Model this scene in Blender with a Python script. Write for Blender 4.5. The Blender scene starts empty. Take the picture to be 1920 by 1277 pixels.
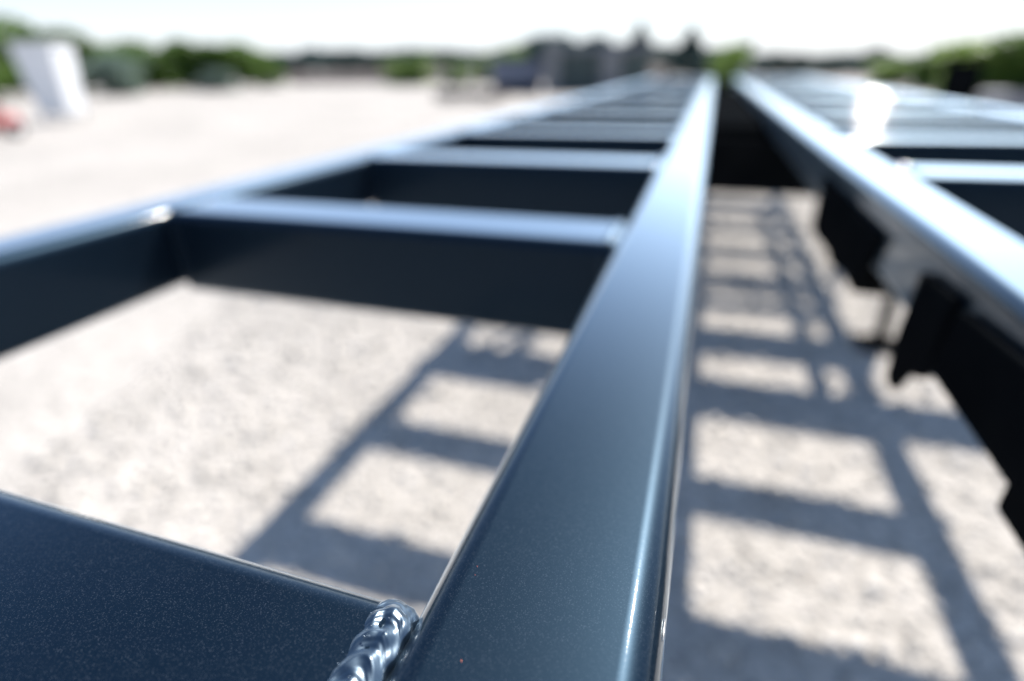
import bpy, bmesh, math, random
import numpy as np
from mathutils import Vector, Matrix, noise

random.seed(7)
rng = np.random.default_rng(7)
scene = bpy.context.scene
COL = scene.collection
H = 0.15            # metres: height of the lens above the top of the steel frame
DECK = 0.885        # metres: top of the frame above the ground
R = math.radians

# ------------------------------------------------------------------ camera
F_PX = 1040.0
cam_data = bpy.data.cameras.new('camera')
cam = bpy.data.objects.new('camera', cam_data)
COL.objects.link(cam)
right = Vector((0.95, 0.311, -0.017)).normalized()
fwd = Vector((-0.286, 0.85, -0.443)); fwd = (fwd - right * fwd.dot(right)).normalized()
up = right.cross(fwd)
CAM = Vector((0, 0, DECK + H))
m = Matrix.Identity(4)
for i in range(3):
    m[i][0] = right[i]; m[i][1] = up[i]; m[i][2] = -fwd[i]; m[i][3] = CAM[i]
cam.matrix_world = m
cam_data.sensor_width = 36
cam_data.lens = 36 * F_PX / 1920
cam_data.clip_start = 0.004
cam_data.clip_end = 2000
cam_data.dof.use_dof = True
cam_data.dof.focus_distance = 1.17 * H
cam_data.dof.aperture_fstop = cam_data.lens / 1000 / (0.050 * H)
cam_data.dof.aperture_blades = 0
scene.camera = cam

# ------------------------------------------------------------------ light
SUN = Vector((0.30, 0.84, 1.0)).normalized()
elev = math.asin(SUN.z)
world = bpy.data.worlds.new("World"); scene.world = world
world.use_nodes = True
wn = world.node_tree
wn.nodes.clear()
sky = wn.nodes.new('ShaderNodeTexSky'); sky.sky_type = 'NISHITA'
sky.sun_disc = False
sky.sun_elevation = elev
sky.sun_rotation = math.atan2(SUN.x, SUN.y)
sky.altitude = 200; sky.air_density = 1.0; sky.dust_density = 1.6; sky.ozone_density = 2.5
bg = wn.nodes.new('ShaderNodeBackground'); bg.inputs['Strength'].default_value = 0.088
wo = wn.nodes.new('ShaderNodeOutputWorld')
wb = wn.nodes.new('ShaderNodeMix'); wb.data_type = 'RGBA'; wb.blend_type = 'MULTIPLY'; wb.inputs['Factor'].default_value = 1
wb.inputs['B'].default_value = (0.74, 0.945, 1.12, 1)      # cool white balance over the whole sky
wn.links.new(sky.outputs[0], wb.inputs['A']); 
# pale haze towards the horizon, the same all the way round
wtc = wn.nodes.new('ShaderNodeTexCoord'); wsx = wn.nodes.new('ShaderNodeSeparateXYZ'); wn.links.new(wtc.outputs['Generated'], wsx.inputs[0])
wsb = wn.nodes.new('ShaderNodeMath'); wsb.operation = 'SUBTRACT'; wsb.use_clamp = True; wsb.inputs[0].default_value = 1; wn.links.new(wsx.outputs['Z'], wsb.inputs[1])
wpw = wn.nodes.new('ShaderNodeMath'); wpw.operation = 'POWER'; wpw.inputs[1].default_value = 5; wn.links.new(wsb.outputs[0], wpw.inputs[0])
wml = wn.nodes.new('ShaderNodeMath'); wml.operation = 'MULTIPLY'; wml.inputs[1].default_value = .9; wn.links.new(wpw.outputs[0], wml.inputs[0])
whz = wn.nodes.new('ShaderNodeMix'); whz.data_type = 'RGBA'; whz.inputs['B'].default_value = (7.7, 7.8, 8.0, 1)
wn.links.new(wml.outputs[0], whz.inputs['Factor']); wn.links.new(wb.outputs['Result'], whz.inputs['A'])
wn.links.new(whz.outputs['Result'], bg.inputs[0]); wn.links.new(bg.outputs[0], wo.inputs[0])
sd = bpy.data.lights.new('sun', 'SUN'); sd.energy = 4.8; sd.angle = R(0.53); sd.color = (1.0, 0.93, 0.85)
sun = bpy.data.objects.new('sun', sd); COL.objects.link(sun)
sun.rotation_euler = SUN.to_track_quat('Z', 'Y').to_euler()
scene.view_settings.view_transform = 'Standard'
scene.view_settings.look = 'None'
scene.view_settings.exposure = 0.92
scene.view_settings.gamma = 1
scene.view_settings.use_curve_mapping = False
scene.cycles.max_bounces = 6
scene.cycles.sample_clamp_indirect = 6
scene.cycles.use_denoising = True

# ------------------------------------------------------------------ helpers
def tag(o, label=None, cat=None, group=None, kind=None):
    if label: o['label'] = label
    if cat: o['category'] = cat
    if group: o['group'] = group
    if kind: o['kind'] = kind
    return o

def link(name, me, mat=None, parent=None):
    o = bpy.data.objects.new(name, me); COL.objects.link(o)
    if mat is not None and me is not None and len(me.materials) == 0: me.materials.append(mat)
    if parent: o.parent = parent
    return o

def empty(name, loc, rz=0, label=None, cat=None, group=None):
    o = bpy.data.objects.new(name, None); COL.objects.link(o)
    o.location = loc; o.rotation_euler = (0, 0, rz)
    o.empty_display_size = 0.1
    return tag(o, label, cat, group)

def copy_tree(o, parent=None):
    c = o.copy(); COL.objects.link(c)
    c.parent = parent
    for ch in list(o.children): copy_tree(ch, c)
    return c

def P(X, Y, Z):     # frame units (lens height = 1, Z measured from the lens) -> metres
    return Vector((X * H, Y * H, DECK + H + Z * H))

def pix_ray(px, py):
    d = Vector((px - 960, -(py - 638.5), F_PX))
    return right * d.x + up * d.y + fwd * d.z

def at_ground(px, py, z=0.0):
    r = pix_ray(px, py); t = (z - CAM.z) / r.z
    return CAM + r * t

def at_dist(px, dist, py=130):  # ground point straight below pixel column at a given range
    r = pix_ray(px, py); hl = math.hypot(r.x, r.y)
    q = CAM + r * (dist / hl)
    return Vector((q.x, q.y, 0))

def top_z(px, py, dist):
    r = pix_ray(px, py); hl = math.hypot(r.x, r.y)
    return CAM.z + r.z * dist / hl

# ------------------------------------------------------------------ materials
def mat_new(name):
    mt = bpy.data.materials.new(name); mt.use_nodes = True
    nt = mt.node_tree; b = nt.nodes['Principled BSDF']
    return mt, nt, b

def noise_mat(name, c1, c2, scale=5, rough=0.8, bump=0.0, bscale=30, metallic=0, detail=6, coat=0):
    mt, nt, b = mat_new(name)
    tc = nt.nodes.new('ShaderNodeTexCoord')
    n = nt.nodes.new('ShaderNodeTexNoise'); n.inputs['Scale'].default_value = scale; n.inputs['Detail'].default_value = detail
    nt.links.new(tc.outputs['Object'], n.inputs['Vector'])
    r = nt.nodes.new('ShaderNodeValToRGB')
    r.color_ramp.elements[0].color = (*c1, 1); r.color_ramp.elements[1].color = (*c2, 1)
    r.color_ramp.elements[0].position = 0.3; r.color_ramp.elements[1].position = 0.7
    nt.links.new(n.outputs['Fac'], r.inputs['Fac']); nt.links.new(r.outputs[0], b.inputs['Base Color'])
    b.inputs['Roughness'].default_value = rough; b.inputs['Metallic'].default_value = metallic
    b.inputs['Coat Weight'].default_value = coat
    if bump:
        n2 = nt.nodes.new('ShaderNodeTexNoise'); n2.inputs['Scale'].default_value = bscale; n2.inputs['Detail'].default_value = 8
        nt.links.new(tc.outputs['Object'], n2.inputs['Vector'])
        bp = nt.nodes.new('ShaderNodeBump'); bp.inputs['Strength'].default_value = bump; bp.inputs['Distance'].default_value = 0.02
        nt.links.new(n2.outputs['Fac'], bp.inputs['Height']); nt.links.new(bp.outputs[0], b.inputs['Normal'])
    return mt

def paint_material(name, flake=True, base_rough=0.33, f0=.004, coat_rough=.09, sheen=.024):
    """dark blue-black powder coat with fine metallic flake and a glossy clear coat"""
    mt, nt, b = mat_new(name)
    L = nt.links.new
    tc = nt.nodes.new('ShaderNodeTexCoord')
    base = nt.nodes.new('ShaderNodeTexNoise'); base.inputs['Scale'].default_value = 9; base.inputs['Detail'].default_value = 5
    L(tc.outputs['Object'], base.inputs['Vector'])
    cr = nt.nodes.new('ShaderNodeValToRGB')
    cr.color_ramp.elements[0].position = 0.3; cr.color_ramp.elements[0].color = (0.0010, 0.0036, 0.0078, 1)
    cr.color_ramp.elements[1].position = 0.75; cr.color_ramp.elements[1].color = (0.0014, 0.0050, 0.0108, 1)
    L(base.outputs['Fac'], cr.inputs['Fac'])
    vo = nt.nodes.new('ShaderNodeTexVoronoi'); vo.inputs['Scale'].default_value = 3900
    L(tc.outputs['Object'], vo.inputs['Vector'])
    sep = nt.nodes.new('ShaderNodeSeparateColor'); L(vo.outputs['Color'], sep.inputs[0])
    mr = nt.nodes.new('ShaderNodeMapRange'); mr.inputs['From Min'].default_value = 0.78; mr.inputs['From Max'].default_value = 1.0
    L(sep.outputs[0], mr.inputs['Value'])
    pw = nt.nodes.new('ShaderNodeMath'); pw.operation = 'POWER'; pw.inputs[1].default_value = 2.2
    L(mr.outputs[0], pw.inputs[0])
    mul = nt.nodes.new('ShaderNodeMath'); mul.operation = 'MULTIPLY'; mul.inputs[1].default_value = 0.065 if flake else 0.0
    L(pw.outputs[0], mul.inputs[0])
    mx = nt.nodes.new('ShaderNodeMix'); mx.data_type = 'RGBA'
    L(mul.outputs[0], mx.inputs['Factor']); L(cr.outputs[0], mx.inputs['A']); mx.inputs['B'].default_value = (0.40, 0.48, 0.58, 1)
    L(mx.outputs['Result'], b.inputs['Base Color'])
    b.inputs['Roughness'].default_value = .5
    b.inputs['Specular IOR Level'].default_value = 0.0
    # orange peel of the coat
    n2 = nt.nodes.new('ShaderNodeTexNoise'); n2.inputs['Scale'].default_value = 260; n2.inputs['Detail'].default_value = 2
    L(tc.outputs['Object'], n2.inputs['Vector'])
    bp = nt.nodes.new('ShaderNodeBump'); bp.inputs['Strength'].default_value = 0.10; bp.inputs['Distance'].default_value = 0.0006
    L(n2.outputs['Fac'], bp.inputs['Height'])
    # angle dependent reflectance: faint face on, strong at a shallow angle
    lw = nt.nodes.new('ShaderNodeLayerWeight'); lw.inputs['Blend'].default_value = .5; L(bp.outputs[0], lw.inputs['Normal'])
    p2 = nt.nodes.new('ShaderNodeMath'); p2.operation = 'POWER'; p2.inputs[1].default_value = 4.5; L(lw.outputs['Facing'], p2.inputs[0])
    m2 = nt.nodes.new('ShaderNodeMath'); m2.operation = 'MULTIPLY_ADD'; m2.use_clamp = True; m2.inputs[1].default_value = 2.1; m2.inputs[2].default_value = f0
    L(p2.outputs[0], m2.inputs[0])
    g1 = nt.nodes.new('ShaderNodeBsdfGlossy'); g1.inputs['Roughness'].default_value = coat_rough; g1.inputs['Color'].default_value = (1, 1, 1, 1)
    g2 = nt.nodes.new('ShaderNodeBsdfGlossy'); g2.inputs['Roughness'].default_value = base_rough; g2.inputs['Color'].default_value = (.62, .82, 1, 1)
    L(bp.outputs[0], g1.inputs['Normal']); L(bp.outputs[0], g2.inputs['Normal'])
    gm = nt.nodes.new('ShaderNodeMixShader'); gm.inputs[0].default_value = .35; L(g1.outputs[0], gm.inputs[1]); L(g2.outputs[0], gm.inputs[2])
    ms = nt.nodes.new('ShaderNodeMixShader'); g3 = nt.nodes.new('ShaderNodeBsdfGlossy'); g3.inputs['Roughness'].default_value = .42; g3.inputs['Color'].default_value = (.38, .68, 1, 1)
    bs = nt.nodes.new('ShaderNodeMixShader'); bs.inputs[0].default_value = sheen; L(b.outputs[0], bs.inputs[1]); L(g3.outputs[0], bs.inputs[2])
    L(m2.outputs[0], ms.inputs[0]); L(bs.outputs[0], ms.inputs[1]); L(gm.outputs[0], ms.inputs[2])
    L(ms.outputs[0], nt.nodes['Material Output'].inputs[0])
    return mt

M_paint = paint_material('blue_black_paint')
M_weld = paint_material('painted_weld', flake=False, base_rough=0.40, f0=.085, coat_rough=.27, sheen=.06)
M_chip = noise_mat('bare_steel_scuff', (.35, .36, .36), (.75, .75, .72), 900, .35, metallic=.8)
M_rust = noise_mat('rust_speck', (.30, .05, .03), (.45, .12, .06), 60, .7)
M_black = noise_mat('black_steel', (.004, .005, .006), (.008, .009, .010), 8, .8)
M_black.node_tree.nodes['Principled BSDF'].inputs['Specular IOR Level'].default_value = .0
M_galv = noise_mat('galvanised_steel', (.38, .40, .43), (.58, .60, .63), 25, .42, metallic=.7)

def ground_material():
    mt, nt, b = mat_new('pale_gravel')
    L = nt.links.new
    tc = nt.nodes.new('ShaderNodeTexCoord')
    big = nt.nodes.new('ShaderNodeTexNoise'); big.inputs['Scale'].default_value = 0.55; big.inputs['Detail'].default_value = 9; big.inputs['Roughness'].default_value = .62
    mid = nt.nodes.new('ShaderNodeTexNoise'); mid.inputs['Scale'].default_value = 19; mid.inputs['Detail'].default_value = 8; mid.inputs['Roughness'].default_value = .6
    fine = nt.nodes.new('ShaderNodeTexVoronoi'); fine.inputs['Scale'].default_value = 75
    for n in (big, mid, fine): L(tc.outputs['Object'], n.inputs['Vector'])
    r1 = nt.nodes.new('ShaderNodeValToRGB')
    r1.color_ramp.elements[0].position = .36; r1.color_ramp.elements[0].color = (.43, .407, .372, 1)
    r1.color_ramp.elements[1].position = .60; r1.color_ramp.elements[1].color = (.54, .511, .470, 1)
    L(big.outputs['Fac'], r1.inputs['Fac'])
    r2 = nt.nodes.new('ShaderNodeValToRGB')
    r2.color_ramp.elements[0].position = .34; r2.color_ramp.elements[0].color = (.68, .68, .68, 1)
    r2.color_ramp.elements[1].position = .56; r2.color_ramp.elements[1].color = (1, 1, 1, 1)
    L(mid.outputs['Fac'], r2.inputs['Fac'])
    mx = nt.nodes.new('ShaderNodeMix'); mx.data_type = 'RGBA'; mx.blend_type = 'MULTIPLY'; mx.inputs['Factor'].default_value = .8
    L(r1.outputs[0], mx.inputs['A']); L(r2.outputs[0], mx.inputs['B'])
    sep = nt.nodes.new('ShaderNodeSeparateColor'); L(fine.outputs['Color'], sep.inputs[0])
    mr = nt.nodes.new('ShaderNodeMapRange'); mr.inputs['To Min'].default_value = .68; mr.inputs['To Max'].default_value = 1.12
    L(sep.outputs[0], mr.inputs['Value'])
    mx2 = nt.nodes.new('ShaderNodeMix'); mx2.data_type = 'RGBA'; mx2.blend_type = 'MULTIPLY'; mx2.inputs['Factor'].default_value = 1
    L(mx.outputs['Result'], mx2.inputs['A']); L(mr.outputs[0], mx2.inputs['B'])
    L(mx2.outputs['Result'], b.inputs['Base Color'])
    b.inputs['Roughness'].default_value = .95
    b.inputs['Specular IOR Level'].default_value = .2
    bp = nt.nodes.new('ShaderNodeBump'); bp.inputs['Strength'].default_value = .55; bp.inputs['Distance'].default_value = .012
    ad = nt.nodes.new('ShaderNodeMath'); ad.operation = 'ADD'
    L(fine.outputs['Distance'], ad.inputs[0]); L(mid.outputs['Fac'], ad.inputs[1])
    L(ad.outputs[0], bp.inputs['Height']); L(bp.outputs[0], b.inputs['Normal'])
    return mt
M_ground = ground_material()
M_stone = noise_mat('limestone_chips', (.30, .285, .26), (.66, .63, .585), 6, .9)

def leaf_mat(name, c1, c2):
    mt, nt, b = mat_new(name)
    tc = nt.nodes.new('ShaderNodeTexCoord')
    n = nt.nodes.new('ShaderNodeTexNoise'); n.inputs['Scale'].default_value = 1.3; n.inputs['Detail'].default_value = 4
    nt.links.new(tc.outputs['Object'], n.inputs['Vector'])
    r = nt.nodes.new('ShaderNodeValToRGB')
    r.color_ramp.elements[0].position = .35; r.color_ramp.elements[1].position = .65
    r.color_ramp.elements[0].color = (*c1, 1); r.color_ramp.elements[1].color = (*c2, 1)
    nt.links.new(n.outputs['Fac'], r.inputs['Fac'])
    nt.links.new(r.outputs[0], b.inputs['Base Color'])
    b.inputs['Roughness'].default_value = .6
    tr = nt.nodes.new('ShaderNodeBsdfTranslucent'); nt.links.new(r.outputs[0], tr.inputs[0])
    mx = nt.nodes.new('ShaderNodeMixShader'); mx.inputs[0].default_value = .42
    out = nt.nodes['Material Output']
    nt.links.new(b.outputs[0], mx.inputs[1]); nt.links.new(tr.outputs[0], mx.inputs[2]); nt.links.new(mx.outputs[0], out.inputs[0])
    return mt
M_leaf_mid = leaf_mat('mid_green_leaves', (.08, .155, .03), (.14, .235, .045))
M_leaf_bright = leaf_mat('bright_green_leaves', (.17, .27, .06), (.27, .38, .10))
M_leaf_dark = leaf_mat('hazed_dark_foliage', (.014, .048, .048), (.030, .080, .078))  # bluish teal of distance haze is mixed into this dark foliage colour
M_leaf_grey = leaf_mat('grey_green_leaves', (.16, .23, .19), (.24, .31, .26))
M_bark = noise_mat('bark', (.05, .04, .03), (.12, .10, .08), 12, .9, .5)

# ------------------------------------------------------------------ ground
def build_ground():
    n = 90
    xs = np.concatenate([-np.geomspace(600, .4, n // 2), np.geomspace(.4, 600, n // 2)])
    ys = xs + 3
    V = []; Fc = []
    for j, y in enumerate(ys):
        for i, x in enumerate(xs):
            d = math.hypot(x, y)
            z = 0.0
            if d > 7:
                z = (noise.noise(Vector((x * .06, y * .06, 3))) * .10) * min(1, (d - 7) / 20)
            V.append((x, y, z - 0.012 * min(1, d / 8)))
    for j in range(n - 1):
        for i in range(n - 1):
            a = j * n + i
            Fc.append((a, a + 1, a + n + 1, a + n))
    me = bpy.data.meshes.new('ground'); me.from_pydata(V, [], Fc)
    o = link('ground', me, M_ground); o['kind'] = 'structure'
    for p in me.polygons: p.use_smooth = True
build_ground()

def blob_batch(name, centers, radii, mat, squash=.6, parent=None):
    """many small angular stones in one mesh"""
    t = (1 + 5 ** .5) / 2
    ico = np.array([(-1, t, 0), (1, t, 0), (-1, -t, 0), (1, -t, 0), (0, -1, t), (0, 1, t), (0, -1, -t), (0, 1, -t), (t, 0, -1), (t, 0, 1), (-t, 0, -1), (-t, 0, 1)], float)
    ico /= np.linalg.norm(ico[0])
    fc = np.array([(0, 11, 5), (0, 5, 1), (0, 1, 7), (0, 7, 10), (0, 10, 11), (1, 5, 9), (5, 11, 4), (11, 10, 2), (10, 7, 6), (7, 1, 8), (3, 9, 4), (3, 4, 2), (3, 2, 6), (3, 6, 8), (3, 8, 9), (4, 9, 5), (2, 4, 11), (6, 2, 10), (8, 6, 7), (9, 8, 1)])
    N = len(centers)
    jit = 1 + rng.uniform(-.28, .28, (N, 12, 1))
    sc = radii[:, None, None] * np.stack([rng.uniform(.7, 1.3, N), rng.uniform(.7, 1.3, N), rng.uniform(.8, 1.1, N) * squash], -1)[:, None, :]
    a = rng.uniform(0, 6.28, N); ca, sa = np.cos(a), np.sin(a)
    v = ico[None] * jit * sc
    vx = v[..., 0] * ca[:, None] - v[..., 1] * sa[:, None]; vy = v[..., 0] * sa[:, None] + v[..., 1] * ca[:, None]
    v = np.stack([vx, vy, v[..., 2]], -1) + centers[:, None, :]
    faces = (fc[None] + (np.arange(N) * 12)[:, None, None]).reshape(-1, 3)
    me = bpy.data.meshes.new(name)
    me.vertices.add(N * 12); me.vertices.foreach_set('co', v.reshape(-1).astype(np.float32))
    nf = len(faces)
    me.loops.add(nf * 3); me.loops.foreach_set('vertex_index', faces.reshape(-1).astype(np.int32))
    me.polygons.add(nf); me.polygons.foreach_set('loop_start', (np.arange(nf) * 3).astype(np.int32))
    me.update(calc_edges=True); me.validate()
    return link(name, me, mat, parent)

N = 30000
gy = rng.uniform(0, 1, N) ** 1.4 * 7.5 - .3
gx = rng.uniform(-1, 1, N) * (1.3 + .35 * gy) - .2
gr = rng.gamma(2.2, .0028, N) + .0025
gc = np.stack([gx, gy, gr * .2 - .003], -1)
tag(blob_batch('gravel', gc, gr, M_stone), 'loose pale limestone gravel lying under the steel trailer frame', 'gravel', kind='stuff')

# ------------------------------------------------------------------ steel sections
def section(w, h, r, seg=12):
    """rounded rectangle, centred in width, top at 0; returns points and normals"""
    pts, nrm = [], []
    for (cx, cy, a0) in ((w / 2 - r, -r, 90), (w / 2 - r, -h + r, 0), (-w / 2 + r, -h + r, -90), (-w / 2 + r, -r, -180)):
        for k in range(seg + 1):
            a = R(a0 - 90 * k / seg)
            pts.append((cx + r * math.cos(a), cy + r * math.sin(a))); nrm.append((math.cos(a), math.sin(a)))
    return pts, nrm

def tube_mesh(name, axis, lo, hi, centre, ztop, w, h, r, seg=12, cuts=1, ripple=0.0):
    pts, nrm = section(w, h, r, seg)
    n = len(pts)
    V, Fc, LN = [], [], []
    rings = cuts + 1
    for j in range(rings):
        t = lo + (hi - lo) * j / cuts
        for (a, z) in pts:
            dz = ripple * noise.noise(Vector((t * 1.3, a * 2, centre)))
            V.append(P(t, centre + a, ztop + z + dz) if axis == 'X' else P(centre + a, t, ztop + z + dz))
    def N3(k):
        a, z = nrm[k]
        return (0, a, z) if axis == 'X' else (a, 0, z)
    for j in range(cuts):
        for i in range(n):
            k = (i + 1) % n
            f = [(j * n + i, i), (j * n + k, k), ((j + 1) * n + k, k), ((j + 1) * n + i, i)]
            if axis == 'Y': f = f[::-1]
            f = f[::-1]
            Fc.append([q[0] for q in f]); LN += [N3(q[1]) for q in f]
    ax = Vector((1, 0, 0)) if axis == 'X' else Vector((0, 1, 0))
    for j, s in ((0, -1), (cuts, 1)):
        f = [j * n + i for i in range(n)]
        a, b, c = V[f[0]], V[f[n // 3]], V[f[2 * n // 3]]
        if (b - a).cross(c - a).dot(ax * s) < 0: f = f[::-1]
        Fc.append(f); LN += [tuple(ax * s)] * n
    me = bpy.data.meshes.new(name); me.from_pydata(V, [], Fc)
    # make side windings agree with the normals
    me.update()
    for p in me.polygons: p.use_smooth = True
    me.normals_split_custom_set(LN)
    return me

def weld_mesh(name, path, x0, halfw, height, pitch=.031, k=.028, nu=90, nv=14, seed=0, rip=.011):
    """path: list of (y, z, ny, nz) along the joint; ripples like overlapping scales"""
    d = [0]
    for a, b in zip(path, path[1:]): d.append(d[-1] + math.hypot(a[0] - b[0], a[1] - b[1]))
    Ltot = d[-1]
    V, Fc = [], []
    nv2 = nv
    for i in range(nu + 1):
        s = Ltot * i / nu
        j = 0
        while j < len(d) - 2 and d[j + 1] < s: j += 1
        f = (s - d[j]) / max(1e-9, d[j + 1] - d[j])
        y, z, ny, nz = [path[j][q] * (1 - f) + path[j + 1][q] * f for q in range(4)]
        taper = min(1, (s / .05) + .25, ((Ltot - s) / .04) + .3)
        wob = noise.noise(Vector((s * 9, seed, 1.7)))
        wob2 = noise.noise(Vector((s * 14, seed + 9, 4.2)))
        for q in range(nv2 + 1):
            v = -1 + 2 * q / nv2
            ph = (s + k * (v ** 2) * 1.0 + .006 * wob2 + .004 * noise.noise(Vector((s * 30, v * 2, seed)))) / pitch
            fr = ph % 1.0
            saw = .5 - .5 * math.cos(2 * math.pi * fr ** 1.5)
            am = .6 + .7 * abs(noise.noise(Vector((math.floor(ph) * 3.1, seed, 0))))
            prof = max(0, 1 - abs(v) ** 2.6) ** .8
            hh = height * prof * (1 + .25 * wob) + rip * am * saw * prof ** .6 + .0003 * prof * math.sin(ph * 25 + 3 * wob) + .0090 * prof * noise.noise(Vector((s * 26, v * 1.6, seed + 3)))
            wv = halfw * (1 + .14 * wob2 + .05 * math.cos(ph * 6.283)) * taper
            hh = hh * taper - (.030 if abs(v) == 1 else 0.002)
            side = -.016 * ((v + 1) / 2) ** 3          # the rail side lies lower (rounded corner)
            V.append(P(x0 + v * wv, y + ny * (hh + side), z + nz * (hh + side)))
    for i in range(nu):
        for q in range(nv2):
            a = i * (nv2 + 1) + q
            Fc.append((a, a + nv2 + 1, a + nv2 + 2, a + 1))
    me = bpy.data.meshes.new(name); me.from_pydata(V, [], Fc)
    bm = bmesh.new(); bm.from_mesh(me)
    bmesh.ops.recalc_face_normals(bm, faces=bm.faces)
    c = sum((f.normal.dot(Vector((0, .0, 1))) for f in bm.faces))
    if c < 0: bmesh.ops.reverse_faces(bm, faces=bm.faces)
    for f in bm.faces: f.smooth = True
    bm.to_mesh(me); bm.free()
    return me

# ---- the trailer frame (all dimensions in lens heights)
RAIL_W, RAIL_H, RAIL_R = .51, .655, .085
ROT = []
frame = empty('trailer_frame', (0, 0, 0), label='long glossy blue-black welded steel trailer frame of parallel rails and crossmembers', cat='trailer frame')
Y0, Y1 = -5.2, 48.0
RAILS = {'outer_left': -4.36, 'main_left': -.205, 'main_right': 1.705, 'outer_right': 5.90}
def rail(x, name, lab, h=RAIL_H):
    me = tube_mesh(name, 'Y', Y0, Y1, x, -1.0, RAIL_W, h, RAIL_R, seg=16, cuts=40)
    return tag(link(name, me, M_paint, frame), lab)
rail(RAILS['outer_left'], 'side_rail', 'outer rail along the left edge of the frame')
rail(RAILS['main_left'], 'main_rail', 'wide rail running straight away from the lens')
rail(RAILS['main_right'], 'main_rail', 'rail on the right of the open centre gap', .585)
me = tube_mesh('shadow_strip', 'Y', Y0, Y1, 1.87, -1.587, .66, .05, .02, seg=4, cuts=2)  # hidden strip added under the rail to widen its shadow on the ground
link('shadow_strip', me, M_paint, frame)
rail(RAILS['outer_right'], 'side_rail', 'outer rail along the right edge of the frame')
CM_W, CM_H, CM_R = .62, .70, .075
ys = [-5.0, -2.70, .40] + [3.70 + 3.08 * k for k in range(15)]
xl0, xl1 = RAILS['outer_left'] + RAIL_W / 2 + .036, RAILS['main_left'] - RAIL_W / 2 - .036
xr0, xr1 = RAILS['main_right'] + RAIL_W / 2 + .036, RAILS['outer_right'] - RAIL_W / 2 - .036
me_l = tube_mesh('crossmember', 'X', xl0, xl1, 0, -1.004, CM_W, CM_H, CM_R, seg=16)
me_r = tube_mesh('crossmember', 'X', xr0, xr1, 0, -1.004, CM_W, CM_H, CM_R, seg=16)
for y in ys:
    if y > Y1 - .4: continue
    for me in (me_l, me_r):
        o = link('crossmember', me, M_paint, frame); o.location = (0, y * H, 0)

# weld path round a crossmember section, from near side over the top to the far side
pts, nrm = section(CM_W, CM_H, CM_R, 10)
path = [(-CM_W / 2, -1.004 - CM_H * .85, -1, 0), (-CM_W / 2, -1.004 - CM_H * .45, -1, 0)]
n = len(pts)
seq = list(range(33, 44)) + list(range(0, 11))
for k in seq:
    a, z = pts[k]; path.append((a, -1.004 + z, nrm[k][0], nrm[k][1]))
path += [(CM_W / 2, -1.004 - CM_H * .45, 1, 0), (CM_W / 2, -1.004 - CM_H * .85, 1, 0)]
# path from section(): corner 3 (left-top) goes -180 -> -270 i.e. left side to top; corner 0 top -> right
JX = [(xl1 - .003, 1), (xl0 + .003, -1), (xr0 + .003, -1), (xr1 - .003, 1)]
hero = None
for ji, (jx, sgn) in enumerate(JX):
    lo = weld_mesh('weld_bead', path, 0, .046, .014, nu=260, nv=10, seed=ji * 3 + 2, rip=.003)
    for v in lo.vertices:   # mirror so that the rail side is the lower one
        v.co.x = v.co.x * sgn + jx * H
    if sgn < 0: lo.flip_normals()
    for yi, y in enumerate(ys):
        if y > Y1 - .4 or y < 0 or (yi > 9): continue
        if ji == 0 and yi == 2:
            hi = weld_mesh('weld_bead', path, 0, .045, .006, nu=1500, nv=64, seed=5, rip=.0062, pitch=.058, k=.050)
            for v in hi.vertices: v.co.x += jx * H + .008 * H
            o = link('weld_bead', hi, M_weld, frame); o.location = (0, y * H, 0)
            tag(o, 'rippled weld bead in sharp focus where near crossmember meets main rail')
            hero = o
        else:
            o = link('weld_bead', lo, M_paint, frame); o.location = (0, y * H, 0)

# spatter beads on the weld, scuff, specks
def ball(bm, c, r, sub=2):
    mt = Matrix.Translation(c) @ Matrix.Diagonal((r, r, r * .8, 1))
    bmesh.ops.create_icosphere(bm, subdivisions=sub, radius=1, matrix=mt)
def finish(name, bm, mat, parent, smooth=True):
    me = bpy.data.meshes.new(name)
    for f in bm.faces: f.smooth = smooth
    bm.to_mesh(me); bm.free()
    return link(name, me, mat, parent)
bm = bmesh.new()
for k in range(16):
    s = random.uniform(.45, .68); sx = random.uniform(-.048, .040)
    ball(bm, P(xl1 - .003 + sx, s, -.983 - abs(sx) * .5), random.uniform(.0012, .0024) * H)
finish('spatter', bm, M_weld, frame)

def scuff(x0, x1, a_lo, a_hi, mat, name='scuff'):
    """bare patch that follows the rounded far edge of the near crossmember"""
    bm = bmesh.new(); nu, nv = 26, 6; vs = []
    cy, cz = .40 + CM_W / 2 - CM_R, -1.004 - CM_R
    for i in range(nu + 1):
        row = []
        u = i / nu
        env = math.sin(math.pi * u) ** .5 * (.6 + .4 * abs(noise.noise(Vector((u * 9, x0, 2)))) * 2)
        for j in range(nv + 1):
            a = R(a_lo + (a_hi - a_lo) * (.5 + (j / nv - .5) * env))
            rr = CM_R + .0012
            row.append(bm.verts.new(P(x0 + (x1 - x0) * u, cy + rr * math.cos(a), cz + rr * math.sin(a))))
        vs.append(row)
    for i in range(nu):
        for j in range(nv):
            if random.random() < .86: bm.faces.new((vs[i][j], vs[i + 1][j], vs[i + 1][j + 1], vs[i][j + 1]))
    bmesh.ops.recalc_face_normals(bm, faces=bm.faces)
    return finish(name, bm, mat, frame)
scuff(-1.50, -1.31, 44, 66, M_chip)
for (px, py, r) in ((895, 1062, .0010), (891, 1078, .0008), (865, 1239, .0014)):
    q = pix_ray(px, py); t = (-1.0 * H) / q.z; q = CAM + q * t
    bm = bmesh.new()
    bmesh.ops.create_icosphere(bm, subdivisions=2, radius=1, matrix=Matrix.Translation(q) @ Matrix.Rotation(.4, 4, 'Z') @ Matrix.Diagonal((r * H * .6, r * H * 2.2, r * H * .5, 1)))
    finish('rust_speck', bm, M_rust, frame)
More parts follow.
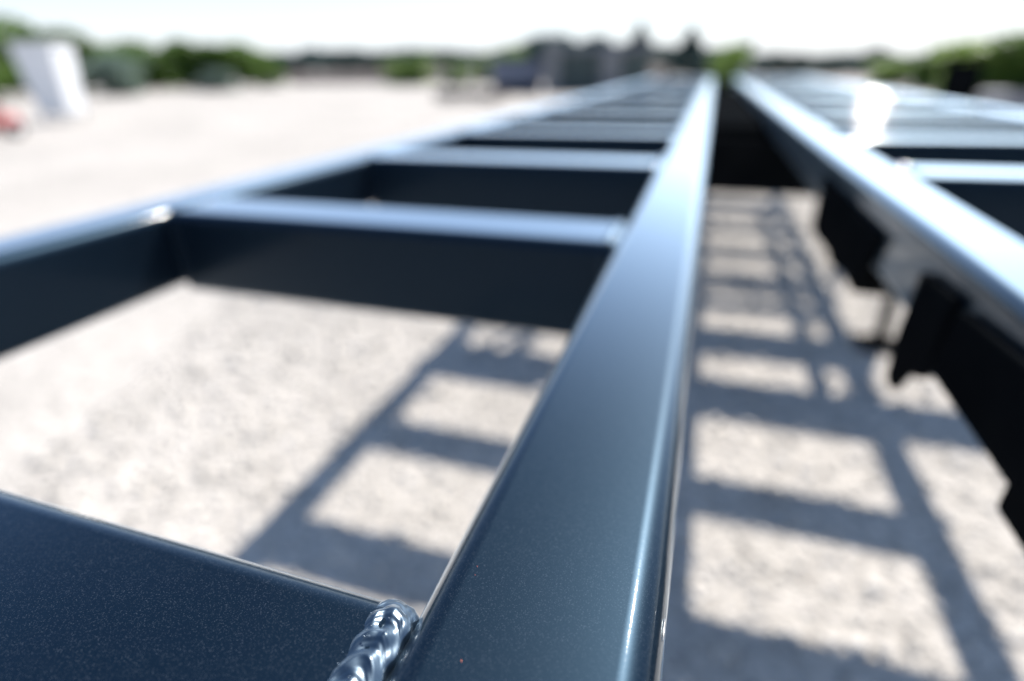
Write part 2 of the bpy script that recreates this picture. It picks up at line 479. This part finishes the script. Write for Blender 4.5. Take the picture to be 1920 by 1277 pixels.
bm = bmesh.new()
q = P(RAILS['main_left'] + RAIL_W / 2 - .006, .82, -1.0 - RAIL_R * .62)
bmesh.ops.create_icosphere(bm, subdivisions=3, radius=1, matrix=Matrix.Translation(q) @ Matrix.Diagonal((.0022 * H, .028 * H, .006 * H, 1)))
for v in bm.verts: v.co += Vector((0, 0, .002 * H * noise.noise(v.co * 4000)))
finish('paint_chip', bm, M_chip, frame)

# bracing beams below the deck (between and below the rails)
def beam(x0, x1, y, ztop, h, w=.5, r=.05, name='cross_beam', mat=None):
    me = tube_mesh(name, 'X', x0, x1, y, ztop, w, h, r, seg=5)
    return link(name, me, mat or M_paint, frame)
zb = -1.0 - RAIL_H - .003
big_beam = beam(-4.9, 7.6, 15.7, zb, 1.36, w=.55, mat=M_black)
for (y, h) in ((19.2, .95), (23.2, .95), (27.2, .95), (31.2, .9), (36, .8)):
    beam(-4.5, 6.1, y, zb, h, mat=M_black)
for x in (4.5, -2.9):
    me = tube_mesh('inner_beam', 'Y', 15.98, 35.74, x, zb - 1.0, .34, .5, .04, seg=5, cuts=4)
    link('inner_beam', me, M_black, frame)
me = tube_mesh('gap_dark_sheet', 'Y', 15.98, 38, (RAILS['main_left'] + RAILS['main_right']) / 2, -1.42, 1.39, .10, .02, seg=3)  # matte black sheet added so the far centre gap looks dark
link('gap_dark_sheet', me, M_black, frame)
# front and rear head rails across the centre gap
for y in (Y1 - .35,):
    me = tube_mesh('head_rail', 'X', RAILS['main_left'] + RAIL_W / 2 + .002, RAILS['main_right'] - RAIL_W / 2 - .002, y, -1.25, .6, .5, .06, seg=6)
    link('head_rail', me, M_black, frame)

def plate(name, outline, x, th, mat=M_paint, axis='X'):
    """plate with an outline of (y, z) points in the YZ plane at x, thickness th"""
    bm = bmesh.new()
    a = [bm.verts.new(P(x - th / 2, y, z)) for y, z in outline]
    b = [bm.verts.new(P(x + th / 2, y, z)) for y, z in outline]
    bm.faces.new(a); bm.faces.new(b[::-1])
    for i in range(len(a)):
        j = (i + 1) % len(a); bm.faces.new((a[i], b[i], b[j], a[j]))
    bmesh.ops.recalc_face_normals(bm, faces=bm.faces)
    bmesh.ops.bevel(bm, geom=bm.edges[:], offset=.006 * H, segments=2, affect='EDGES')
    return finish(name, bm, mat, frame, smooth=False)
# hanger plates under the right main rail, point downwards
ZR = -1.0 - .585 - .055
XH = RAILS['main_right'] - .12
beam(RAILS['main_right'] - RAIL_W / 2 + .01, RAILS['outer_right'], 2.32, ZR, .19, w=.36, r=.03, name='cross_strap', mat=M_black)
XW = RAILS['main_right'] - RAIL_W / 2 - .031
plate('gusset_plate', [(3.42, -1.17), (3.95, -1.20), (4.02, ZR - .02), (3.98, ZR - .34), (3.84, ZR - .36), (3.70, ZR - .16), (3.42, ZR - .02)], XW, .055, M_black)
plate('gusset_plate', [(4.95, -1.24), (7.6, -1.22), (7.6, ZR - .02), (6.3, ZR - .26), (5.2, ZR - .10)], XW, .055, M_black)
plate('web_stiffener', [(2.05, -1.13), (3.30, -1.20), (3.41, ZR + .02), (2.05, ZR + .02)], XW, .055, M_black)
plate('hanger_plate', [(3.86, ZR), (4.26, ZR), (4.16, ZR - .18), (4.02, ZR - .30), (3.93, ZR - .30), (3.90, ZR - .2)], XH, .09, M_black)
plate('hanger_plate', [(5.3, ZR), (6.9, ZR), (6.7, ZR - .36), (5.9, ZR - .42), (5.4, ZR - .25)], XH + .05, .16, M_black)
plate('hanger_plate', [(7.3, ZR), (8.9, ZR), (8.8, ZR - .55), (7.6, ZR - .50)], XH + .1, .16, M_black)

# supports the frame is standing on (separate things)
def leg_stand(x, y, label):
    ztop = DECK + H + (zb - 1.36) * H - .001
    e = empty('support_stand', (x * H, y * H, 0), label=label, cat='stand', group='stands carrying the trailer frame')
    bm = bmesh.new()
    bmesh.ops.create_cone(bm, cap_ends=True, segments=20, radius1=.022, radius2=.022, depth=ztop - .03, matrix=Matrix.Translation((0, 0, (ztop - .03) / 2 + .012)))
    finish('post', bm, M_black, e)
    bm = bmesh.new(); bmesh.ops.create_cube(bm, size=1, matrix=Matrix.Translation((0, 0, .006)) @ Matrix.Diagonal((.16, .16, .012, 1)))
    bmesh.ops.bevel(bm, geom=bm.edges[:], offset=.003, segments=2, affect='EDGES')
    finish('foot_plate', bm, M_black, e, False)
    bm = bmesh.new(); bmesh.ops.create_cube(bm, size=1, matrix=Matrix.Translation((0, 0, ztop - .009)) @ Matrix.Diagonal((.09, .09, .018, 1)))
    bmesh.ops.bevel(bm, geom=bm.edges[:], offset=.003, segments=2, affect='EDGES')
    finish('saddle', bm, M_black, e, False)
    return e
leg_stand(5.1, 15.7, 'black round post stand on gravel under the right half of the frame')
leg_stand(-3.9, 15.7, 'black round post stand on gravel under the left half of the frame')

def jack(p):
    """grey galvanised jack lying in the light beyond the hangers"""
    e = empty('jack_stand', p, .5, 'pale galvanised jack standing on gravel under the right rail', 'jack')
    for nm, r1, r2, z0, z1 in (('base', .11, .10, 0, .02), ('tube', .045, .045, .02, .30), ('screw', .022, .022, .30, .38), ('head', .04, .05, .38, .42)):
        bm = bmesh.new(); bmesh.ops.create_cone(bm, cap_ends=True, segments=24, radius1=r1, radius2=r2, depth=z1 - z0, matrix=Matrix.Translation((0, 0, (z0 + z1) / 2)))
        finish(nm, bm, M_galv, e)
jack(at_ground(1588, 488))

# ------------------------------------------------------------------ vegetation
def leaf_cloud(name, lobes, count, size, mat, seed):
    """lobes: (cx, cy, cz, rx, ry, rz); leaf sized faces spread over and through them"""
    g = np.random.default_rng(seed)
    vol = np.array([l[3] * l[4] * l[5] for l in lobes]) ** .67
    idx = g.choice(len(lobes), count, p=vol / vol.sum())
    Lb = np.array(lobes)[idx]
    d = g.normal(size=(count, 3)); d /= np.linalg.norm(d, axis=1)[:, None]
    rr = g.uniform(.45, 1.08, count) ** .6
    c = Lb[:, :3] + d * Lb[:, 3:] * rr[:, None]
    c[:, 2] = np.maximum(c[:, 2], .05)
    a = g.normal(size=(count, 3)); a /= np.linalg.norm(a, axis=1)[:, None]
    b = np.cross(a, g.normal(size=(count, 3))); b /= np.linalg.norm(b, axis=1)[:, None]
    s = size * g.uniform(.6, 1.4, count)[:, None]
    V = np.stack([c - a * s, c + b * s * .6, c + a * s, c - b * s * .6], 1).reshape(-1, 3)
    me = bpy.data.meshes.new(name)
    me.vertices.add(count * 4); me.vertices.foreach_set('co', V.reshape(-1).astype(np.float32))
    me.loops.add(count * 4); me.loops.foreach_set('vertex_index', np.arange(count * 4, dtype=np.int32))
    me.polygons.add(count); me.polygons.foreach_set('loop_start', (np.arange(count) * 4).astype(np.int32))
    me.update(calc_edges=True); me.materials.append(mat)
    return me

def trunk_mesh(name, h, r, limbs, seed):
    g = random.Random(seed); bm = bmesh.new()
    def limb(p0, p1, r0, r1, seg=7):
        d = p1 - p0; q = d.to_track_quat('Z', 'Y').to_matrix().to_4x4()
        bmesh.ops.create_cone(bm, cap_ends=True, segments=seg, radius1=r0, radius2=r1, depth=d.length, matrix=Matrix.Translation((p0 + p1) / 2) @ q)
    top = Vector((g.uniform(-.1, .1) * h, g.uniform(-.1, .1) * h, h))
    limb(Vector((0, 0, -.05)), top * .5, r, r * .7); limb(top * .5, top, r * .7, r * .25)
    for k in range(limbs):
        a = g.uniform(0, 6.28); f = g.uniform(.25, .8); l = h * g.uniform(.3, .5)
        p = top * f
        limb(p, p + Vector((math.cos(a) * l * .8, math.sin(a) * l * .8, l * .6)), r * .4, r * .12, 5)
    me = bpy.data.meshes.new(name); bm.to_mesh(me); bm.free(); me.materials.append(M_bark)
    return me

def lobes_round(seed, n, w, h, low=.1):
    g = random.Random(seed); out = []
    for k in range(n):
        a = g.uniform(0, 6.28); rad = g.uniform(0, .62) * w / 2
        r = g.uniform(.22, .36) * w / 2 * 1.25
        z = g.uniform(low + .12, .82) * h
        out.append((math.cos(a) * rad, math.sin(a) * rad, z, r * g.uniform(.8, 1.2), r * g.uniform(.8, 1.2), r * g.uniform(.6, .95) * min(1.4, h / w + .2)))
    return out

BUSH = {}
def bush_meshes(kind, mat, variant):
    key = (kind, variant)
    if key not in BUSH:
        if kind == 'conifer':
            lb = [(0, 0, .12 + .88 * k / 9, .30 * (1 - k / 9.6) + .02, .30 * (1 - k / 9.6) + .02, .08) for k in range(10)]
            BUSH[key] = (leaf_cloud('crown', lb, 2200, .04, mat, variant), trunk_mesh('trunk', .9, .02, 0, variant))
        else:
            lb = lobes_round(variant * 5 + 1, 16, 1.0, 1.0, .0 if kind == 'bush' else .28)
            BUSH[key] = (leaf_cloud('crown', lb, 3200, .040, mat, variant), trunk_mesh('trunk', .7, .03, 5, variant))
    return BUSH[key]

def plant(name, kind, mat, variant, px, dist, top_py, width, label, cat, group=None):
    top_py -= 6
    p = at_dist(px, dist); h = top_z(px, top_py, dist) - p.z
    h *= 1.16
    e = empty(name, p, random.uniform(0, 6.28), label, cat, group)
    cr, tr = bush_meshes(kind, mat, variant)
    c = link('crown', cr, None, e); t = link('trunk', tr, None, e)
    e.scale = (width, width, h)
    return e

# green bushes at the left edge of the yard
left = [(-30, 36, 40, 5.5, 'mid', 'large green bush at the far left edge behind the white bin'),
        (45, 43, 70, 6, 'mid', 'green bush showing above the white bin'),
        (140, 43, 74, 5.0, 'mid', 'tall green bush right of the white bin'),
        (215, 44, 94, 5.0, 'mid', 'green bush above the silvery scrub'),
        (285, 45, 104, 4.5, 'mid', 'low green bush between silvery scrub and pointed bush'),
        (345, 46, 90, 4.2, 'mid', 'pointed green bush left of the gravel pile'),
        (425, 45, 93, 5.4, 'mid', 'round green bush at the middle of the left hedge'),
        (252, 46, 92, 4.6, 'mid', 'green bush filling the gap left of the low bush'),
        (388, 47, 99, 4.4, 'mid', 'green bush between the pointed and the round one'),
        (480, 47, 108, 4.2, 'mid', 'sloping green bush at the right end of the left hedge')]
for k, (px, d, ty, w, m_, lab) in enumerate(left):
    plant('bush', 'bush', M_leaf_mid, k % 3, px, d, ty, w, lab, 'bush', 'green bushes along the left side of the yard')
plant('scrub', 'bush', M_leaf_grey, 4, 215, 38, 118, 4.0, 'silvery grey-green scrub at the foot of the left bushes', 'scrub')
plant('scrub', 'bush', M_leaf_grey, 5, 400, 40, 140, 3.0, 'low greyish scrub below the round green bush', 'scrub')
# bright shrubs, centre left
for k, (px, d, ty, w, lab) in enumerate([(775, 42, 118, 3.4, 'bright yellow-green shrub at the far end of the gravel'), (745, 44, 124, 2.6, 'small bright green shrub left of the yellow-green one'),
        (862, 40, 128, 2.6, 'pale green shrub behind the slim posts'), (905, 42, 120, 2.6, 'green shrub left of the blue-grey skip'), (948, 46, 103, 3.0, 'bright green tree top above the blue-grey skip'),
        (1362, 14, 100, 1.1, 'bright green shrub seen through the gap between the main rails')]):
    plant('shrub', 'bush', M_leaf_bright, 6 + k % 2, px, d, ty, w, lab, 'shrub')
# distant dark trees: a belt of individuals
g = random.Random(3)
tops = [(520, 118), (640, 116), (760, 114), (880, 112), (960, 110), (1010, 98), (1040, 80), (1070, 98), (1105, 86), (1150, 102), (1200, 96), (1240, 104), (1290, 102), (1330, 112), (1400, 112), (1450, 108), (1490, 112), (1540, 118), (1600, 110), (1640, 108), (1690, 116), (1740, 106), (1800, 100), (1870, 92), (1930, 84)]
def topy(x):
    for (a, b), (c, d) in zip(tops, tops[1:]):
        if a <= x <= c: return b + (d - b) * (x - a) / (c - a)
    return 118
x = 515
while x < 1940:
    dd = g.uniform(75, 100)
    plant('tree', 'tree', M_leaf_dark, 10 + g.randrange(3), x, dd, topy(x) - (12 if x < 1300 else 3) + g.uniform(-4, 3), g.uniform(6, 9), 'dark tree in the distant belt along the horizon', 'tree', 'dark trees of the distant belt')
    x += g.uniform(24, 40)
for (px, ty, w, lab) in ((1196, 74, 2.6, 'tall narrow conifer right of the grey shed'), (1291, 80, 2.6, 'narrow conifer above the far end of the main rail'), (1456, 118, 4, 'pointed conifer right of the grey jib mast'),
        (1492, 120, 4, 'second pointed conifer right of the grey jib mast'), (1636, 112, 5, 'broad dark conifer above the right half of the frame')):
    plant('conifer', 'conifer', M_leaf_dark, 20, px, 62, ty - 8, w * 2.7, lab, "conifer")
# trees by the right edge
for k, (px, d, ty, w, lab) in enumerate([(1700, 30, 122, 3.4, 'low green bush beyond the right frame, left of the black mast'), (1762, 27, 108, 3.6, 'green bush just left of the black mast'),
        (1850, 24, 96, 3.6, 'bright green bush behind the black mast'), (1920, 22, 84, 4.2, 'tall bright green bush at the right edge of the view'), (1985, 22, 70, 5, 'tree cut by the right edge of the view')]):
    plant('bush', 'bush', M_leaf_bright if k != 1 else M_leaf_mid, k % 3 + 30, px, d, ty, w, lab, 'bush', 'green bushes on the right side')

# ------------------------------------------------------------------ things in the yard
M_white = noise_mat('white_gelcoat', (.72, .74, .76), (.82, .83, .84), 3, .35)
M_bluegrey = noise_mat('blue_grey_steel', (.10, .12, .17), (.16, .18, .24), 4, .5)
M_shed = noise_mat('pale_grey_sheet', (.15, .155, .16), (.22, .225, .225), 3, .7)
M_dkgreen = noise_mat('dark_green_sheet', (.03, .05, .05), (.05, .075, .07), 3, .6)
M_timber = noise_mat('weathered_timber', (.10, .085, .075), (.19, .165, .15), 7, .9, .4)
M_red = noise_mat('red_enamel', (.34, .07, .065), (.42, .10, .09), 5, .35)
M_rubber = noise_mat('rubber', (.012, .012, .013), (.02, .02, .022), 10, .8)
M_post = noise_mat('grey_post', (.20, .20, .21), (.30, .30, .31), 6, .7)

def box(bm, x0, x1, y0, y1, z0, z1, tx=0, ty=0, bev=.01):
    """box, bottom narrowed by tx, ty on each side"""
    vs = [(x0 + tx, y0 + ty, z0), (x1 - tx, y0 + ty, z0), (x1 - tx, y1 - ty, z0), (x0 + tx, y1 - ty, z0), (x0, y0, z1), (x1, y0, z1), (x1, y1, z1), (x0, y1, z1)]
    v = [bm.verts.new(q) for q in vs]
    fs = [bm.faces.new([v[i] for i in f]) for f in ((3, 2, 1, 0), (4, 5, 6, 7), (0, 1, 5, 4), (1, 2, 6, 5), (2, 3, 7, 6), (3, 0, 4, 7))]
    if bev:
        es = list({e for f in fs for e in f.edges})
        bmesh.ops.bevel(bm, geom=es, offset=bev, segments=2, affect='EDGES')
def bpart(name, parent, mat, *a, **k):
    bm = bmesh.new(); box(bm, *a, **k); return finish(name, bm, mat, parent, False)
def cyl(name, parent, mat, c, r, depth, axis='Z', seg=24, r2=None):
    bm = bmesh.new()
    rot = {'Z': Matrix.Identity(4), 'X': Matrix.Rotation(R(90), 4, 'Y'), 'Y': Matrix.Rotation(R(90), 4, 'X')}[axis]
    bmesh.ops.create_cone(bm, cap_ends=True, segments=seg, radius1=r, radius2=r if r2 is None else r2, depth=depth, matrix=Matrix.Translation(c) @ rot)
    return finish(name, bm, mat, parent)
def face_cam(p): return math.atan2(p.y, p.x) - math.pi / 2

p = at_ground(125, 226); p.z = 0
e = empty('hopper_bin', p, face_cam(p) + R(-38), 'tall white tapered bin standing on the gravel at far left', 'bin')
hb = top_z(110, 80, p.length)
bpart('bin_body', e, M_white, -.50, .50, -.42, .42, .16, hb - .05, tx=.13, ty=.10, bev=.05)
bpart('rim', e, M_white, -.55, .55, -.47, .47, hb - .05, hb + .01, bev=.015)
for sx in (-1, 1):
    for sy in (-1, 1):
        bpart('foot', e, M_galv, sx * .30 - .04, sx * .30 + .04, sy * .26 - .04, sy * .26 + .04, 0, .20)
for zz in (.5, .9, 1.3): bpart('rib', e, M_white, -.36 - zz * .06, .36 + zz * .06, -.36 - .055 * zz, -.33 - .055 * zz, zz, zz + .05)

p = at_ground(8, 258); p.z = 0
e = empty('red_cart', p, face_cam(p) + .3, 'low red wheeled compressor cart at the left edge of the gravel', 'cart')
cyl('tank', e, M_red, (0, 0, .26), .14, .62, 'X')
bpart('motor', e, M_red, -.18, .12, -.10, .10, .41, .56, bev=.03)
for sy in (-1, 1):
    w = cyl('wheel', e, M_rubber, (.16, sy * .20, .12), .12, .06, 'Y'); cyl('rim', w, M_galv, (.16, sy * .20, .12), .06, .066, 'Y')
cyl('handle', e, M_rubber, (-.42, 0, .45), .015, .34, 'Y')
for sy in (-1, 1): cyl('strut', e, M_rubber, (-.38, sy * .15, .23), .013, .46, 'Z')

def rubble(px, py, r, h, lab):
    p = at_ground(px, py); p.z = 0
    bm = bmesh.new(); bmesh.ops.create_icosphere(bm, subdivisions=5, radius=1)
    for v in bm.verts:
        f = max(0, 1 - math.hypot(v.co.x, v.co.y)) ** .8
        nn = noise.fractal(v.co * 3, 1, 2, 5)
        v.co = Vector((v.co.x * r * (1 + .1 * nn), v.co.y * r * (1 + .1 * nn), (f * h * (1 + .35 * nn)) if v.co.z > 0 else -.05))
    o = finish('gravel_pile', bm, M_stone, None); o.location = p
    tag(o, lab, 'gravel pile')
rubble(352, 163, 1.7, .75, 'low pale gravel pile below the pointed green bush')
rubble(520, 163, 1.2, .55, 'small pale gravel pile at right end of the left bushes')

# dark earth bank behind the far side of the yard
def bank(name, px0, px1, d0, d1, h, mat, lab):
    a = at_dist(px0, d0); b = at_dist(px1, d1); n_ = 60; V = []; Fc = []
    dirv = (b - a).normalized(); nv_ = Vector((-dirv.y, dirv.x, 0))
    prof = [(-1.6, -.1), (-.9, .55), (-.2, .95), (.5, .9), (1.4, .4), (2.2, -.1)]
    for i in range(n_ + 1):
        c = a.lerp(b, i / n_)
        for j, (o_, z_) in enumerate(prof):
            nn = noise.noise(Vector((i * .35, j * .9, 1)))
            V.append(c + nv_ * (o_ * h * 1.6) + Vector((0, 0, z_ * h * (1 + .35 * nn))))
    for i in range(n_):
        for j in range(5):
            q = i * 6 + j; Fc.append((q, q + 1, q + 7, q + 6))
    me = bpy.data.meshes.new(name); me.from_pydata(V, [], Fc)
    o = link(name, me, mat); o['kind'] = 'structure'
    bm = bmesh.new(); bm.from_mesh(me); bmesh.ops.recalc_face_normals(bm, faces=bm.faces)
    for f in bm.faces: f.smooth = True
    bm.to_mesh(me); bm.free()
M_earth = noise_mat('brown_earth', (.055, .048, .042), (.12, .10, .09), .8, .95, .6, 4)
bank('earth_bank', 470, 1250, 60, 45, .95, M_earth, '')
for k in range(24):
    px = 1000 + k * 40 + g.uniform(-10, 10)
    plant('shrub', 'bush', M_leaf_dark, 40 + k % 2, px, g.uniform(48, 58), 120 + g.uniform(-5, 3), g.uniform(3.4, 4.6), 'dark shrub in the row in front of the distant tree belt', 'shrub', 'dark shrubs before the distant belt')

# low stack of timbers
p = at_ground(880, 188); p.z = 0
e = empty('timber_stack', p, face_cam(p) - .55, 'low stack of dark weathered timbers beside the left rail', 'timber stack')
for lay in range(2):
    for k in range(5):
        bpart('timber', e, M_timber, -1.25 + random.uniform(-.06, .06), 1.25 + random.uniform(-.06, .06), -.42 + k * .17, -.28 + k * .17, .06 + lay * .12, .17 + lay * .12)
for xx in (-.9, .9): bpart('bearer', e, M_timber, xx - .05, xx + .05, -.45, .45, 0, .058)

# slim posts of an open gate left of the skip
for px, ty, lab in ((830, 120, 'leftmost of the slim grey posts before the pale green shrub'), (868, 118, 'middle slim grey post before the pale green shrub'), (892, 118, 'rightmost of the slim grey posts before the pale green shrub')):
    p = at_dist(px, 30); h_ = top_z(px, ty, 30)
    e = empty('gate_post', p, 0, lab, 'post', 'slim posts at the far edge of the yard')
    cyl('post', e, M_post, (0, 0, h_ / 2), .06, h_); cyl('cap', e, M_post, (0, 0, h_ + .01), .07, .03)

# blue-grey skip
p = at_dist(968, 27)
e = empty('waste_skip', p, face_cam(p) + .1, 'blue-grey steel skip left of the pale grey shed', 'skip')
zt = top_z(968, 114, 27)
bpart('skip_body', e, M_bluegrey, -1.15, 1.15, -.8, .8, .32, zt, tx=.12, bev=.02)
bpart('lid', e, M_bluegrey, -1.2, 1.2, -.85, .85, zt, zt + .06)
bpart('skid', e, M_black, -1.0, 1.0, -.6, .6, .0, .318)
for xx in (-.7, 0, .7): bpart('rib', e, M_bluegrey, xx - .04, xx + .04, -.87, -.80, .38, zt - .03)

# pale grey shed with corner columns and dark doors
D = 26
p0 = at_dist(1018, D); p1 = at_dist(1215, D)
c = (p0 + p1) / 2; wd = (p1 - p0).length
e = empty('equipment_shed', c, face_cam(c), 'low pale grey shed with dark doors behind the far end of the left rail', 'shed')
zt = top_z(1110, 92, D)
bpart('wall', e, M_shed, -wd / 2 + .42, wd / 2, .2, 2.6, 0, zt)
bpart('roof', e, M_bluegrey, -wd / 2, wd / 2 + .2, -.05, 2.8, zt + .002, zt + .12)
for xx, w_, hh in ((-wd / 2 + .15, .62, zt + .35), (-wd / 2 + 2.45, .85, zt)):
    bpart('column', e, M_shed, xx - .06, xx - .06 + w_, -.12, .19, 0, hh)
bpart('door', e, M_dkgreen, -wd / 2 + .72, -wd / 2 + 2.35, .12, .197, .02, zt - .15)
bpart('door', e, M_dkgreen, -wd / 2 + 3.3, -wd / 2 + 4.4, .12, .197, .02, zt - .2)

# jib mast
p = at_dist(1400, 24); zt = top_z(1404, 74, 24)
e = empty('jib_mast', p, face_cam(p), 'grey steel jib mast standing beyond the far end of the frame', 'mast')
bpart('mast', e, M_post, -.16, .16, -.16, .16, .1, zt)
bpart('base', e, noise_mat('red_oxide', (.20, .05, .04), (.28, .08, .06), 5, .7), -.3, .3, -.3, .3, 0, .098)
bm = bmesh.new()
q0, q1 = Vector((-.16, 0, zt - .15)), Vector((-.75, 0, .8)); d_ = q1 - q0
bmesh.ops.create_cone(bm, cap_ends=True, segments=10, radius1=.09, radius2=.12, depth=d_.length, matrix=Matrix.Translation((q0 + q1) / 2) @ d_.to_track_quat('Z', 'Y').to_matrix().to_4x4())
finish('strut', bm, M_post, e)

# yard lift with black mast, right
D = 13.0
p = at_dist(1808, D); zt = top_z(1820, 112, D)
e = empty('yard_lift', p, face_cam(p), 'black mast of a grey yard lift beyond the right side of the frame', 'lift')
for s in (-1, 1): bpart('mast_rail', e, M_black, s * .22 - .05, s * .22 + .05, -.1, .1, .12, zt)
bpart('mast_plate', e, M_black, -.168, .168, -.05, .05, .3, zt - .02)
bpart('carriage', e, M_black, -.21, .21, -.16, -.102, .5, zt - .12)
bpart('mast_head', e, M_black, -.28, .28, -.1, .1, zt + .001, zt + .06)
bpart('body', e, M_post, .30, 1.9, -.4, .5, .20, .52, bev=.04)
bpart('seat', e, M_black, .7, 1.0, -.2, .2, .522, .60, bev=.02)
for xx in (.5, 1.35):
    for yy in (-.45, .55):
        w = cyl('wheel', e, M_rubber, (xx, yy, .16), .16, .09, 'Y'); cyl('rim', w, M_galv, (xx, yy, .16), .08, .10, 'Y')
bpart('fork', e, M_black, -.16, -.08, -.9, -.165, .10, .14); bpart('fork', e, M_black, .08, .16, -.9, -.165, .10, .14)
